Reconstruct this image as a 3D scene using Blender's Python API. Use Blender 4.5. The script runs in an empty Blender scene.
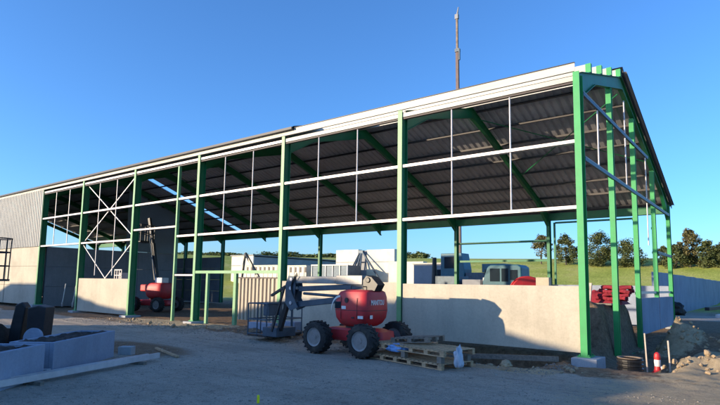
import bpy, math, random
from mathutils import Vector, Matrix, noise
R = math.radians
random.seed(11)
sc = bpy.context.scene
col = bpy.data.collections.new("place"); sc.collection.children.link(col)

# ------------------------------------------------------------------ materials
def newmat(name):
    m = bpy.data.materials.new(name); m.use_nodes = True
    nt = m.node_tree; nt.nodes.clear()
    out = nt.nodes.new('ShaderNodeOutputMaterial')
    b = nt.nodes.new('ShaderNodeBsdfPrincipled')
    nt.links.new(b.outputs[0], out.inputs[0])
    return m, nt, b, out

def noise_node(nt, scale, detail=5, rough=.6, vec=None, dims=None):
    n = nt.nodes.new('ShaderNodeTexNoise'); n.inputs['Scale'].default_value = scale
    n.inputs['Detail'].default_value = detail; n.inputs['Roughness'].default_value = rough
    if vec is not None: nt.links.new(vec, n.inputs['Vector'])
    return n

def coords(nt, scale=(1, 1, 1), world=True):
    if world:
        g = nt.nodes.new('ShaderNodeNewGeometry'); s = g.outputs['Position']
    else:
        g = nt.nodes.new('ShaderNodeTexCoord'); s = g.outputs['Object']
    mp = nt.nodes.new('ShaderNodeMapping'); mp.inputs['Scale'].default_value = scale
    nt.links.new(s, mp.inputs[0]); return mp.outputs[0]

def ramp(nt, fac, stops):
    r = nt.nodes.new('ShaderNodeValToRGB')
    el = r.color_ramp.elements
    while len(el) < len(stops): el.new(.5)
    for e, (p, c) in zip(el, stops): e.position = p; e.color = (*c, 1)
    nt.links.new(fac, r.inputs[0]); return r.outputs[0]

def mixc(nt, fac, a, b, mode='MIX'):
    m = nt.nodes.new('ShaderNodeMix'); m.data_type = 'RGBA'; m.blend_type = mode
    for k, v in ((0, fac), (6, a), (7, b)):
        if isinstance(v, (int, float)): m.inputs[k].default_value = v
        elif isinstance(v, tuple): m.inputs[k].default_value = (*v, 1)
        else: nt.links.new(v, m.inputs[k])
    return m.outputs[2]

def mat(name, c, rough=.6, metal=0, var=.25, scale=3, stretch=(1, 1, 1), bump=.0, bscale=30, dirt=None, dscale=.8, damt=.5, spec=.5):
    m, nt, b, out = newmat(name)
    v = coords(nt, stretch, world=False)
    n = noise_node(nt, scale, 6, .65, v)
    c1 = tuple(x * (1 - var) for x in c); c2 = tuple(min(1, x * (1 + var)) for x in c)
    colr = ramp(nt, n.outputs[0], [(.3, c1), (.7, c2)])
    if dirt:
        d = noise_node(nt, dscale, 8, .7, v)
        f = ramp(nt, d.outputs[0], [(.48, (0, 0, 0)), (.68, (damt,) * 3)])
        colr = mixc(nt, f, colr, dirt)
    nt.links.new(colr, b.inputs['Base Color'])
    b.inputs['Roughness'].default_value = rough; b.inputs['Metallic'].default_value = metal
    b.inputs['Specular IOR Level'].default_value = spec
    if bump:
        bn = noise_node(nt, bscale, 6, .7, v)
        bp = nt.nodes.new('ShaderNodeBump'); bp.inputs['Strength'].default_value = bump; bp.inputs['Distance'].default_value = .03
        nt.links.new(bn.outputs[0], bp.inputs['Height']); nt.links.new(bp.outputs[0], b.inputs['Normal'])
    return m

M = {}
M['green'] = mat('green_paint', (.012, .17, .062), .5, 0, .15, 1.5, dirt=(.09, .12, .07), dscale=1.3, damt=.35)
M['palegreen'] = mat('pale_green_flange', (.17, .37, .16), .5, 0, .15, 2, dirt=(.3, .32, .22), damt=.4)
M['brightgreen'] = mat('bright_green_paint', (.03, .33, .09), .5, 0, .12, 2, dirt=(.10, .22, .09), damt=.3)
M['shadedpurlin'] = mat('shaded_purlin', (.055, .05, .05), .6, .1, .3, .6)  # purlin steel painted dark so the far slope looks shaded
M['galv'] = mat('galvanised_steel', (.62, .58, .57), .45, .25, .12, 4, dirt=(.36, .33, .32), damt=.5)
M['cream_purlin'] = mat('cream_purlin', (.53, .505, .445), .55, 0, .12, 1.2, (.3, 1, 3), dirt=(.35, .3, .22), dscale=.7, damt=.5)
M['darktrim'] = mat('dark_gutter', (.012, .013, .02), .5, 0, .2, 2)
M['brownrail_shade'] = mat('brown_rail_and_shade', (.05, .035, .03), .6, 0, .2, 2)
M['roof'] = mat('fibre_cement_roof', (.47, .455, .475), .8, 0, .2, .45, (1, 1, 1), .25, 40, dirt=(.33, .315, .32), dscale=.35, damt=.7)
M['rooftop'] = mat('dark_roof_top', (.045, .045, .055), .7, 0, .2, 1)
M['clad'] = mat('pale_cladding', (.41, .395, .35), .55, .1, .12, .5, dirt=(.3, .28, .23), damt=.4)
M['greysheet'] = mat('grey_sheeting', (.20, .21, .22), .6, .1, .1, .5)
M['white'] = mat('white_paint', (.72, .69, .62), .6, 0, .1, 1, dirt=(.45, .42, .36), damt=.4)
M['whitepanel'] = mat('white_panel', (.66, .61, .5), .7, 0, .1, .6, dirt=(.45, .40, .32), damt=.4)
M['tansheet'] = mat('tan_sheet', (.44, .37, .27), .6, 0, .1, .6)
M['greypanel'] = mat('grey_panel', (.27, .28, .3), .7, 0, .15, .6)
M['black'] = mat('black_paint', (.018, .018, .02), .5, 0, .3, 5, dirt=(.06, .055, .05), dscale=3)
M['blackplastic'] = mat('black_plastic', (.012, .012, .013), .38, 0, .3, 4, dirt=(.035, .032, .03), dscale=4, damt=.4)
M['rubber'] = mat('tyre_rubber', (.022, .021, .02), .85, 0, .3, 8, bump=.4, bscale=25, dirt=(.10, .085, .065), dscale=3, damt=.7)
M['rim'] = mat('pale_rim', (.27, .26, .25), .5, .2, .2, 5, dirt=(.12, .10, .08), dscale=5, damt=.7)
M['red'] = mat('red_paint', (.56, .03, .035), .5, 0, .15, 2, dirt=(.22, .07, .05), dscale=2.2, damt=.5)
M['redcloth'] = mat('red_cloth', (.24, .012, .024), .8, 0, .35, 4, bump=.5, bscale=14)
M['boomgrey'] = mat('boom_grey', (.30, .29, .27), .45, .2, .15, 3, dirt=(.12, .11, .09), dscale=2)
M['bluesteel'] = mat('bluish_steel', (.06, .09, .12), .5, .2, .3, 3)
M['blue'] = mat('blue_paint', (.03, .12, .16), .5, 0, .2, 2)
M['wood'] = mat('pallet_wood', (.55, .36, .20), .8, 0, .35, 3, (1, 6, 6), .35, 30, dirt=(.15, .11, .075), dscale=2.2, damt=.7)
M['oldwood'] = mat('weathered_wood', (.22, .185, .145), .85, 0, .35, 3, (6, 1, 6), .35, 30)
M['stake'] = mat('stake_wood', (.5, .42, .34), .8, 0, .3, 5)
M['bluebag'] = mat('blue_film', (.16, .33, .62), .35, 0, .3, 5, bump=.5, bscale=12)
M['whitebag'] = mat('white_sack', (.55, .58, .64), .5, 0, .2, 5, bump=.5, bscale=12)
M['blackbag'] = mat('black_film', (.014, .013, .015), .5, 0, .3, 4, bump=.4, bscale=4)
M['glass'] = mat('dark_glass', (.02, .03, .04), .08, 0, .1, 2)
M['rust'] = mat('worn_edge', (.22, .17, .13), .8, .1, .4, 3)
M['pinksteel'] = mat('mast_steel', (.10, .065, .06), .6, .2, .2, 3)
M['yellow'] = mat('yellow_plastic', (.95, .9, .01), .5, 0, .1, 3)
M['redwhite'] = mat('white_plastic', (.75, .73, .7), .5, 0, .1, 3)
M['bark'] = mat('bark', (.09, .075, .06), .9, 0, .3, 4, bump=.5)
M['rock'] = mat('rubble', (.42, .31, .19), .9, 0, .35, 3, bump=.6, bscale=9)

def concrete(name, c, stain=.55, joint=False):
    m, nt, b, out = newmat(name)
    v = coords(nt)
    big = noise_node(nt, .55, 7, .6, v)
    base = ramp(nt, big.outputs[0], [(.28, tuple(x * .78 for x in c)), (.5, c), (.75, tuple(min(1, x * 1.12) for x in c))])
    vs = coords(nt, (2.2, 2.2, .28))
    st = noise_node(nt, 1.0, 8, .75, vs)
    f = ramp(nt, st.outputs[0], [(.47, (0, 0, 0)), (.72, (stain,) * 3)])
    base = mixc(nt, f, base, tuple(x * .55 for x in c))
    fine = noise_node(nt, 14, 6, .8, v)
    f2 = ramp(nt, fine.outputs[0], [(.35, (.9,) * 3), (.6, (1.03,) * 3)])
    base = mixc(nt, 1.0, base, f2, 'MULTIPLY')
    nt.links.new(base, b.inputs['Base Color']); b.inputs['Roughness'].default_value = .85
    b.inputs['Specular IOR Level'].default_value = .25
    bp = nt.nodes.new('ShaderNodeBump'); bp.inputs['Strength'].default_value = .25; bp.inputs['Distance'].default_value = .02
    nt.links.new(fine.outputs[0], bp.inputs['Height']); nt.links.new(bp.outputs[0], b.inputs['Normal'])
    return m
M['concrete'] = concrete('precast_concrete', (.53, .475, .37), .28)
M['concrete_grey'] = concrete('grey_concrete', (.29, .30, .31), .4)
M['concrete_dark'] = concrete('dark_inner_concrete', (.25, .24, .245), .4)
M['concrete_shade'] = concrete('shade_blue_concrete', (.30, .34, .42), .35)  # precast concrete with the blue of shade put into its colour
M['concrete_pale'] = concrete('pale_concrete', (.40, .41, .42), .3)

def leafmat(name, c, c2):
    m, nt, b, out = newmat(name)
    v = coords(nt)
    n = noise_node(nt, .7, 4, .6, v)
    n2 = noise_node(nt, 7, 2, .6, v)
    a = ramp(nt, n.outputs[0], [(.35, c), (.65, c2)])
    f = ramp(nt, n2.outputs[0], [(.3, (.6,) * 3), (.7, (1.25,) * 3)])
    a = mixc(nt, 1.0, a, f, 'MULTIPLY')
    nt.links.new(a, b.inputs['Base Color']); b.inputs['Roughness'].default_value = .7
    b.inputs['Specular IOR Level'].default_value = .2
    return m
M['leaf'] = leafmat('dark_leaves', (.08, .105, .04), (.15, .165, .065))
M['leafbrown'] = leafmat('autumn_leaves', (.125, .115, .05), (.20, .175, .075))
M['leafgreen'] = leafmat('hedge_leaves', (.10, .14, .055), (.18, .21, .08))

# ground: gravel yard, dirt by the building, grass field (mask stored as colour attribute "cover": r=dirt, g=grass, b=pale sand)
def ground_mat():
    m, nt, b, out = newmat('yard_and_field')
    v = coords(nt)
    at = nt.nodes.new('ShaderNodeAttribute'); at.attribute_name = 'cover'
    sep = nt.nodes.new('ShaderNodeSeparateColor'); nt.links.new(at.outputs['Color'], sep.inputs[0])
    n1 = noise_node(nt, .35, 8, .65, v); n2 = noise_node(nt, 6, 8, .8, v); n3 = noise_node(nt, 38, 4, .8, v)
    vstr = coords(nt, (.25, 1.6, 1)); n4 = noise_node(nt, 1.1, 7, .7, vstr)
    grav = ramp(nt, n1.outputs[0], [(.3, (.39, .33, .26)), (.5, (.48, .41, .325)), (.72, (.57, .49, .39))])
    spots = ramp(nt, n2.outputs[0], [(.34, (.62,) * 3), (.46, (1.0,) * 3), (.68, (1.15,) * 3)])
    grav = mixc(nt, 1.0, grav, spots, 'MULTIPLY')
    tr = ramp(nt, n4.outputs[0], [(.34, (.84,) * 3), (.52, (1.03,) * 3)])
    grav = mixc(nt, 1.0, grav, tr, 'MULTIPLY')
    fsp = ramp(nt, n3.outputs[0], [(.36, (.66,) * 3), (.5, (1.0,) * 3), (.68, (1.22,) * 3)])
    grav = mixc(nt, 1.0, grav, fsp, 'MULTIPLY')
    dirt = ramp(nt, n2.outputs[0], [(.3, (.12, .078, .048)), (.5, (.26, .175, .11)), (.72, (.40, .285, .18))])
    sand = ramp(nt, n2.outputs[0], [(.3, (.36, .27, .165)), (.6, (.58, .46, .29))])
    gn = noise_node(nt, .16, 6, .6, v); gs = noise_node(nt, 3.2, 6, .85, coords(nt, (1, .35, 1)))
    grass = ramp(nt, gn.outputs[0], [(.3, (.30, .36, .06)), (.5, (.42, .45, .095)), (.72, (.52, .49, .17))])
    gsp = ramp(nt, gs.outputs[0], [(.32, (.55,) * 3), (.66, (1.3,) * 3)])
    grass = mixc(nt, 1.0, grass, gsp, 'MULTIPLY')
    # break the edge of each cover with noise
    def edge(ch):
        a = nt.nodes.new('ShaderNodeMath'); a.operation = 'ADD'
        s = nt.nodes.new('ShaderNodeMath'); s.operation = 'MULTIPLY_ADD'
        nt.links.new(n2.outputs[0], s.inputs[0]); s.inputs[1].default_value = .9; s.inputs[2].default_value = -.45
        nt.links.new(sep.outputs[ch], a.inputs[0]); nt.links.new(s.outputs[0], a.inputs[1])
        return ramp(nt, a.outputs[0], [(.4, (0, 0, 0)), (.6, (1, 1, 1))])
    c = mixc(nt, edge(0), grav, dirt); c = mixc(nt, edge(2), c, sand); c = mixc(nt, sep.outputs[1], c, grass)
    nt.links.new(c, b.inputs['Base Color']); b.inputs['Roughness'].default_value = .92
    b.inputs['Specular IOR Level'].default_value = .15
    add = nt.nodes.new('ShaderNodeMath'); add.operation = 'MULTIPLY_ADD'
    nt.links.new(n3.outputs[0], add.inputs[0]); add.inputs[1].default_value = .35; nt.links.new(n2.outputs[0], add.inputs[2])
    bp = nt.nodes.new('ShaderNodeBump'); bp.inputs['Strength'].default_value = 1.0; bp.inputs['Distance'].default_value = .07
    nt.links.new(add.outputs[0], bp.inputs['Height']); nt.links.new(bp.outputs[0], b.inputs['Normal'])
    return m
M['ground'] = ground_mat()

# ------------------------------------------------------------------ mesh helper
class MB:
    def __init__(s): s.v = []; s.f = []
    def add(s, vs, fs):
        o = len(s.v); s.v += [tuple(v) for v in vs]; s.f += [tuple(i + o for i in f) for f in fs]; return s
    def box(s, c, d, rot=None):
        x, y, z = d[0] / 2, d[1] / 2, d[2] / 2
        vs = [Vector((a * x, b * y, e * z)) for a in (-1, 1) for b in (-1, 1) for e in (-1, 1)]
        if rot is not None: vs = [rot @ v for v in vs]
        c = Vector(c)
        return s.add([v + c for v in vs], [(0, 1, 3, 2), (4, 6, 7, 5), (0, 4, 5, 1), (2, 3, 7, 6), (0, 2, 6, 4), (1, 5, 7, 3)])
    def b2(s, x0, x1, y0, y1, z0, z1):
        return s.box(((x0 + x1) / 2, (y0 + y1) / 2, (z0 + z1) / 2), (abs(x1 - x0), abs(y1 - y0), abs(z1 - z0)))
    @staticmethod
    def frame(p0, p1, up=(0, 0, 1)):
        d = (Vector(p1) - Vector(p0)).normalized(); u = Vector(up)
        if abs(d.dot(u)) > .98: u = Vector((0, 1, 0))
        r = d.cross(u).normalized(); u = r.cross(d).normalized(); return d, r, u
    def beam(s, p0, p1, w, h, up=(0, 0, 1)):
        d, r, u = s.frame(p0, p1, up); p0 = Vector(p0); p1 = Vector(p1)
        vs = [p + r * a * w / 2 + u * b * h / 2 for p in (p0, p1) for a, b in ((-1, -1), (1, -1), (1, 1), (-1, 1))]
        return s.add(vs, [(0, 1, 2, 3), (7, 6, 5, 4), (0, 4, 5, 1), (1, 5, 6, 2), (2, 6, 7, 3), (3, 7, 4, 0)])
    def ibeam(s, p0, p1, dep, w, up=(0, 0, 1), tf=.02, tw=.014):
        d, r, u = s.frame(p0, p1, up); a = u * (dep / 2 - tf / 2)
        P0 = Vector(p0); P1 = Vector(p1)
        s.beam(P0 + a, P1 + a, w, tf, up); s.beam(P0 - a, P1 - a, w, tf, up)
        return s.beam(P0, P1, tw, dep - 2 * tf, up)
    def tube(s, p0, p1, r0, r1=None, n=12, caps=True):
        r1 = r0 if r1 is None else r1
        d, r, u = s.frame(p0, p1); p0 = Vector(p0); p1 = Vector(p1)
        vs = []
        for p, q in ((p0, r0), (p1, r1)):
            for i in range(n):
                a = 2 * math.pi * i / n; vs.append(p + (r * math.cos(a) + u * math.sin(a)) * q)
        fs = [(i, (i + 1) % n, n + (i + 1) % n, n + i) for i in range(n)]
        if caps: fs += [tuple(range(n - 1, -1, -1)), tuple(range(n, 2 * n))]
        return s.add(vs, fs)
    def path(s, pts, r, n=8):
        for a, b in zip(pts, pts[1:]): s.tube(a, b, r, r, n)
        return s
    def loft(s, rings, closed=True):
        n = len(rings[0]); vs = [p for rg in rings for p in rg]; fs = []
        for k in range(len(rings) - 1):
            for i in range(n): fs.append((k * n + i, k * n + (i + 1) % n, (k + 1) * n + (i + 1) % n, (k + 1) * n + i))
        if closed: fs += [tuple(range(n - 1, -1, -1)), tuple((len(rings) - 1) * n + i for i in range(n))]
        return s.add(vs, fs)
    def lathe(s, prof, c, axis='z', n=28, loop=False):
        rings = []
        if loop: prof = list(prof) + [prof[0]]
        for r, h in prof:
            rg = []
            for i in range(n):
                a = 2 * math.pi * i / n
                q = (r * math.cos(a), r * math.sin(a), h)
                if axis == 'y': q = (q[0], q[2], q[1])
                if axis == 'x': q = (q[2], q[0], q[1])
                rg.append(Vector(q) + Vector(c))
            rings.append(rg)
        return s.loft(rings, not loop)
    def prism(s, pts, y0, y1, plane='xz'):
        n = len(pts)
        f = {'xz': lambda a, b, y: (a, y, b), 'yz': lambda a, b, y: (y, a, b), 'xy': lambda a, b, y: (a, b, y)}[plane]
        vs = [f(a, b, y0) for a, b in pts] + [f(a, b, y1) for a, b in pts]
        return s.add(vs, [tuple(range(n)), tuple(range(2 * n - 1, n - 1, -1))] + [(i, n + i, n + (i + 1) % n, (i + 1) % n) for i in range(n)])
    def build(s, name, m, parent=None, bevel=0, smooth=False, seg=2):
        me = bpy.data.meshes.new(name); me.from_pydata(s.v, [], s.f)
        me.materials.append(m if not isinstance(m, str) else M[m])
        import bmesh
        bm = bmesh.new(); bm.from_mesh(me); bmesh.ops.recalc_face_normals(bm, faces=bm.faces); bm.to_mesh(me); bm.free()
        if smooth:
            for p in me.polygons: p.use_smooth = True
        o = bpy.data.objects.new(name, me); col.objects.link(o)
        if parent: o.parent = parent
        if bevel:
            b = o.modifiers.new('bevel', 'BEVEL'); b.width = bevel; b.segments = seg; b.limit_method = 'ANGLE'; b.angle_limit = R(35)
        if smooth:
            w = o.modifiers.new('ws', 'EDGE_SPLIT'); w.split_angle = R(40)
        return o

def thing(name, label, cat, loc=(0, 0, 0), rz=0, group=None):
    o = bpy.data.objects.new(name, None); col.objects.link(o); o.empty_display_size = .2
    o.location = loc; o.rotation_euler = (0, 0, rz); o['label'] = label; o['category'] = cat
    if group: o['group'] = group
    return o
def tag(o, label, cat, group=None):
    o['label'] = label; o['category'] = cat
    if group: o['group'] = group
    return o
def copy_tree(o, parent=None):
    c = o.copy(); col.objects.link(c)
    if parent: c.parent = parent
    for ch in [x for x in col.objects if x.parent == o]: copy_tree(ch, c)
    return c

# ------------------------------------------------------------------ terrain
def sstep(a, b, x):
    t = max(0., min(1., (x - a) / (b - a))); return t * t * (3 - 2 * t)
def bump(x, y, cx, cy, rx, ry, p=1.0):
    d = ((x - cx) / rx) ** 2 + ((y - cy) / ry) ** 2
    return math.exp(-d * p)
def gz(x, y):
    n = noise.noise(Vector((x * .35, y * .35, 0))); n2 = noise.noise(Vector((x * 1.9, y * 1.9, 4)))
    n3 = noise.noise(Vector((x * 5.3, y * 5.3, 9)))
    z = -.1 + .02 * n
    near = sstep(-4.2, -1.8, y) * (1 - sstep(13, 20, y)) * sstep(-45, -38, x) * (1 - sstep(8, 12, x))
    z += near * (.05 * n2 + .035 * n3)
    # foot of the wall: a strip of heaped dirt, then the trench under the corner bay
    z += .12 * sstep(-2.6, -1.0, y) * (1 - sstep(-.3, .4, y)) * sstep(-17, -13, x) * (1 - sstep(-5, -3.4, x)) * (1 + n2)
    z -= .95 * sstep(-2.5, -1.2, y + .6 * n2) * (1 - sstep(.5, 1.2, y)) * sstep(-4.6, -3.4, x) * (1 - sstep(-.95, -.5, x))
    # excavation beyond the corner
    z -= .38 * sstep(-1.2, .2, y) * sstep(-.7, .3, x) * (1 - sstep(8.5, 10.5, y)) * (1 - sstep(1.5, 2.4, x))
    z += .16 * bump(x, y, 2.6, .9, 1.3, .55) * (1 + 1.2 * n2 + .8 * n3)              # lit berm with sticks
    z += .16 * bump(x, y, 3.9, 1.6, 1.6, .7) * (1 + 1.2 * n2 + .8 * n3)
    z += 1.12 * bump(x, y, 1.5, 6.5, .60, 1.0) * (1 + .35 * n2 + .25 * n3)  # rubble heap
    z += .45 * bump(x, y, 3.1, 7.6, 1.3, 1.3) * (1 + .5 * n2)
    # flat-topped earth stock inside the gable
    m = sstep(-4.2, -3.2, x) * (1 - sstep(-.45, -.1, x)) * sstep(2.9, 3.5, y) * (1 - sstep(7.4, 8.3, y))
    z += m * (1.40 + .10 * n2 + .09 * n3)
    if y < -2 and x > -40:
        for off in (0, 1.9, 4.6, 6.4):
            c = -6.4 - .10 * x - off + .35 * math.sin(x * .22 + off)
            z -= .022 * math.exp(-((y - c) / .17) ** 2) * (1 + .5 * n2)
            z += .010 * math.exp(-((y - c - .3) / .1) ** 2)
    # hill with the field
    d = math.hypot(x + 8, y - 5)
    if y > 20 or d > 62:
        w = sstep(-30, 40, y)
        z += w * (sstep(62, 128, d) * 9.0 + min(120, max(0, d - 128)) * .035) * (1 + .07 * noise.noise(Vector((x * .012, y * .012, 2))))
    return z
def cover(x, y):
    dirt = sstep(-3.3 if x > -5 else -2.4, -1.6, y + .5 * noise.noise(Vector((x * .5, 0, 3)))) * (1 - sstep(22, 28, y))
    dirt = max(dirt, bump(x, y, -11, -6.9, 3.2, 1.4))
    sand = 0
    if y < 6 and x > .5: sand = max(sand, sstep(1.6, 2.3, x) * sstep(-3.6, -.6, y + 1.2 * noise.noise(Vector((x, y, 3)))) * (1 - sstep(4, 6, y)))
    sand = max(sand, 1.7 * bump(x, y, 1.35, 6.3, .75, 1.1))
    sand = max(sand, sstep(-24, -21, x) * (1 - sstep(-15, -13, x)) * sstep(-2.4, -1.2, y) * (1 - sstep(.3, .9, y)) * .9)
    sand = max(sand, .8 * sstep(-2.6, -1.9, x) * (1 - sstep(-.2, .6, x)) * sstep(-3.6, -2.9, y) * (1 - sstep(-2.4, -1.9, y)))
    if y < -1.5: sand = max(sand, .62 * sstep(-2.5, 3.2, x) * sstep(-11, -6, y))
    d = math.hypot(x + 8, y - 5)
    grass = sstep(30, 40, d) * sstep(18, 30, y) * 1.0
    if d > 75: grass = 1
    return (dirt * .9, grass, sand, 1)
def grid(name, xs, ys, hole=None, drop=0):
    vs = [(x, y, gz(x, y) - drop) for y in ys for x in xs]; nx = len(xs)
    fs = []
    for j in range(len(ys) - 1):
        for i in range(nx - 1):
            if hole and hole[0] <= xs[i] and xs[i + 1] <= hole[1] and hole[2] <= ys[j] and ys[j + 1] <= hole[3]: continue
            fs.append((j * nx + i, j * nx + i + 1, (j + 1) * nx + i + 1, (j + 1) * nx + i))
    me = bpy.data.meshes.new(name); me.from_pydata(vs, [], fs); me.materials.append(M['ground'])
    at = me.color_attributes.new('cover', 'FLOAT_COLOR', 'POINT')
    for k, v in enumerate(vs): at.data[k].color = cover(v[0], v[1])
    for p in me.polygons: p.use_smooth = True
    o = bpy.data.objects.new(name, me); col.objects.link(o); o['kind'] = 'structure'; return o
def span(a, b, st):
    n = int(round((b - a) / st)); return [a + (b - a) * i / n for i in range(n + 1)]
X0, X1, Y0, Y1 = -48, 10, -16, 20
xs = [-3000, -2000, -1400, -900, -600, -420, -320] + span(-260, X0, 4)[:-1] + span(X0, X1, 1.0)[:-1] + span(X1, 130, 4) + [180, 260, 400, 700, 1200, 2000]
ys = [-600, -300, -150, -80, -45, -28] + span(-22, Y1, 1.0)[:-1] + span(Y1, 230, 4) + [280, 360, 500, 800, 1300, 2200]
g1 = grid('field', xs, ys, hole=(X0, X1, Y0, Y1))
fx = span(X0, -14, .5)[:-1] + span(-14, 5, .125)[:-1] + span(5, X1, .5)
fy = span(Y0, -12, .5)[:-1] + span(-12, 3.5, .125)[:-1] + span(3.5, 14, .25)[:-1] + span(14, Y1, .5)
g2 = grid('yard', fx, fy)

rnd = random.Random(3); vs = []; fs = []
tet = [Vector(v) for v in ((1, 0, 0), (-.5, .87, 0), (-.5, -.87, 0), (.1, .1, .8), (.05, -.1, -.6))]
for i in range(16000):
    u = rnd.random()
    if u < .7:
        dd = 5 + 15 * rnd.random() ** 1.3; a = -.6633 + rnd.uniform(-.62, .62); x = 4.3 + math.sin(a) * dd; y = -15.5 + math.cos(a) * dd; sz = rnd.uniform(.006, .02)
        if rnd.random() < .05: sz *= 2
    else: x = rnd.uniform(-24, 5); y = rnd.gauss(-1.8, .8); sz = rnd.uniform(.01, .04)
    if y > 3 or (x > .2 and y > -4): continue
    z = gz(x, y); q = Matrix.Rotation(rnd.uniform(0, 6.28), 3, 'Z') @ Matrix.Rotation(rnd.uniform(-.6, .6), 3, 'X'); o = len(vs)
    e = rnd.uniform(.7, 1.5)
    for t in tet: vs.append(tuple(q @ Vector((t.x * sz * e, t.y * sz, t.z * sz * .7)) + Vector((x, y, z + sz * .15))))
    fs += [(o, o + 1, o + 3), (o + 1, o + 2, o + 3), (o + 2, o, o + 3), (o + 1, o, o + 4), (o + 2, o + 1, o + 4), (o, o + 2, o + 4)]
me = bpy.data.meshes.new('gravel'); me.from_pydata(vs, [], fs)
M['gravel'] = mat('gravel_stones', (.30, .265, .22), .9, 0, .45, .9)
me.materials.append(M['gravel']); o = bpy.data.objects.new('gravel', me); col.objects.link(o); o['kind'] = 'stuff'; o['label'] = 'loose grey gravel and crumbs scattered over the yard'

# made-up unseen mass behind the camera, its outline shaped to cast the yard shade
az, k = R(35), .22
el = math.atan(k * math.cos(az))
prof = [(-75, 1.7), (-60, 1.6), (-46, 1.1), (-42.6, 1.0), (-41.5, 1.35), (-40.7, 1.55), (-36, 1.6), (-32, 1.45), (-30.2, .94), (-27, .45), (-24.1, .27), (-23.2, -.6), (-22, -1.75),
        (-17.6, -1.75), (-16.4, -.3), (-15.5, .4), (-14.4, .75), (-12.1, 1.22), (-9, 1.28), (-6, 1.34), (-4.6, 1.42), (-3.7, 1.36), (-3.1, 1.18), (-2.85, .82), (-2.5, .60), (-1.4, .36),
        (-.24, .12), (2, -.35), (4.6, -.85), (5.1, -1.15), (8, -1.3), (12, -1.6), (20, -2.2), (40, -3.2)]
D = 26
caster = MB()
rings = []
fine = []
for (a, b), (c, d) in zip(prof, prof[1:]):
    n = max(1, int((c - a) / .4))
    for i in range(n):
        t = i / n; fine.append((a + (c - a) * t, b + (d - b) * t))
fine.append(prof[-1])
for x, z in fine:
    xc = x - D * math.tan(az); zc = z + D * k
    zc += .06 * noise.noise(Vector((xc * 1.3, 0, 0)))
    w = 6
    rings.append([Vector((xc, -D + w, -.3)), Vector((xc, -D + .5, zc * .93)), Vector((xc, -D, zc)), Vector((xc, -D - .5, zc * .93)), Vector((xc, -D - w, -.3))])
caster.loft(rings)
o = caster.build('unseen_shade_caster', 'rock'); o['kind'] = 'structure'

# ------------------------------------------------------------------ the shed
XN = [0, -6.09, -12.06, -18.0, -23.95, -30.1, -36.07, -41.9, -48.0, -54.0, -60.0]
H, YR, ZR, W, ZF = 8.09, 5.68, 9.75, 15.77, 6.13
Z1, Z2 = 6.07, 4.16
s1 = (ZR - H) / YR; s2 = (ZR - ZF) / (W - YR)
def rz_(y): return H + s1 * y if y < YR else ZR - s2 * (y - YR)
shed = thing('steel_shed', 'long unfinished green steel frame shed with open bays and dark corrugated roof', 'shed')
def near_col(x, i):
    c = MB(); zb = 0 if i != 6 else .15
    c.ibeam((x, .19, zb), (x, .19, H), .36, .17, up=(0, 1, 0), tf=.022, tw=.014)
    co = c.build('column', 'brightgreen' if i == 0 else 'green', shed)
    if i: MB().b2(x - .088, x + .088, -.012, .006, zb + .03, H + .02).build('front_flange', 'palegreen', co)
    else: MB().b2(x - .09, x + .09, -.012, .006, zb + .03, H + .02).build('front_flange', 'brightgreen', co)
    b = MB(); b.b2(x - .17, x + .17, -.06, .44, zb - .002, zb + .03)
    for a in (-.12, .12):
        for e in (0, .38): b.tube((x + a, e, zb + .03), (x + a, e, zb + .07), .018, n=6)
    b.build('base_plate', 'brightgreen', co)
    f = MB(); f.b2(x - .32 + .05, x + .35 + .05, -.3, .6, -.8, zb - .004); f.build('foundation_block', 'concrete_pale', co, bevel=.02)
for i, x in enumerate(XN[:7] + [XN[10]]): near_col(x, i)
# haunched rafters
for i, x in enumerate(XN):
    m = MB()
    t = .33
    def seg(ya, yb, da, db, wd=.16):
        za, zb = rz_(ya) - .01, rz_(yb) - .01
        yc = (ya + yb) / 2
        m.prism([(ya, za), (yb, zb), (yb, zb - db), (ya, za - da)], x - .007, x + .007, 'yz')
        m.prism([(ya, za + .02), (yb, zb + .02), (yb, zb), (ya, za)], x - wd / 2, x + wd / 2, 'yz')
        m.prism([(ya, za - da), (yb, zb - db), (yb, zb - db - .02), (ya, za - da - .02)], x - wd / 2, x + wd / 2, 'yz')
    seg(.37, 1.9, .72, t); seg(1.9, YR - 1e-3, t, t + .1); seg(YR + 1e-3, 7, t + .1, t); seg(7, W - 2.0, t, t); seg(W - 2.0, W - .32, t, .85)
    m.build('rafter', 'green', shed)
# far columns
for n in (0, 1, 2, 4, 6, 7, 8, 9, 10):
    x = XN[n]
    c = MB().ibeam((x, W - .17, 0), (x, W - .17, ZF + .02), .32, .17, up=(0, 1, 0)).build('column', 'brightgreen' if n == 0 else 'green', shed)
    if n < 3: MB().b2(x - .3, x + .3, W - .5, W + .2, -.5, -.003).build('foundation_block', 'concrete_pale', c, bevel=.02)
# gable columns
for y in (3.95, 7.62, 11.6):
    zb = -.42 if y < 8 else 1.5
    c = MB().ibeam((-.02, y, zb), (-.02, y, rz_(y) - .40), .20, .17, up=(0, 1, 0), tf=.03).build('gable_column', 'brightgreen', shed)
    cl = MB()
    for z in (1.7, 2.9, 3.5, 4.6, 5.6):
        if z < rz_(y) - .6 and z > zb: MB().b2(-.128, -.121, y - .1, y + .1, z - .05, z + .05).build('cleat', 'green', c)
    

MB().b2(-.13, .09, 3.7, 7.9, -.50, -.42).build('ground_beam', 'green', shed)
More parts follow.
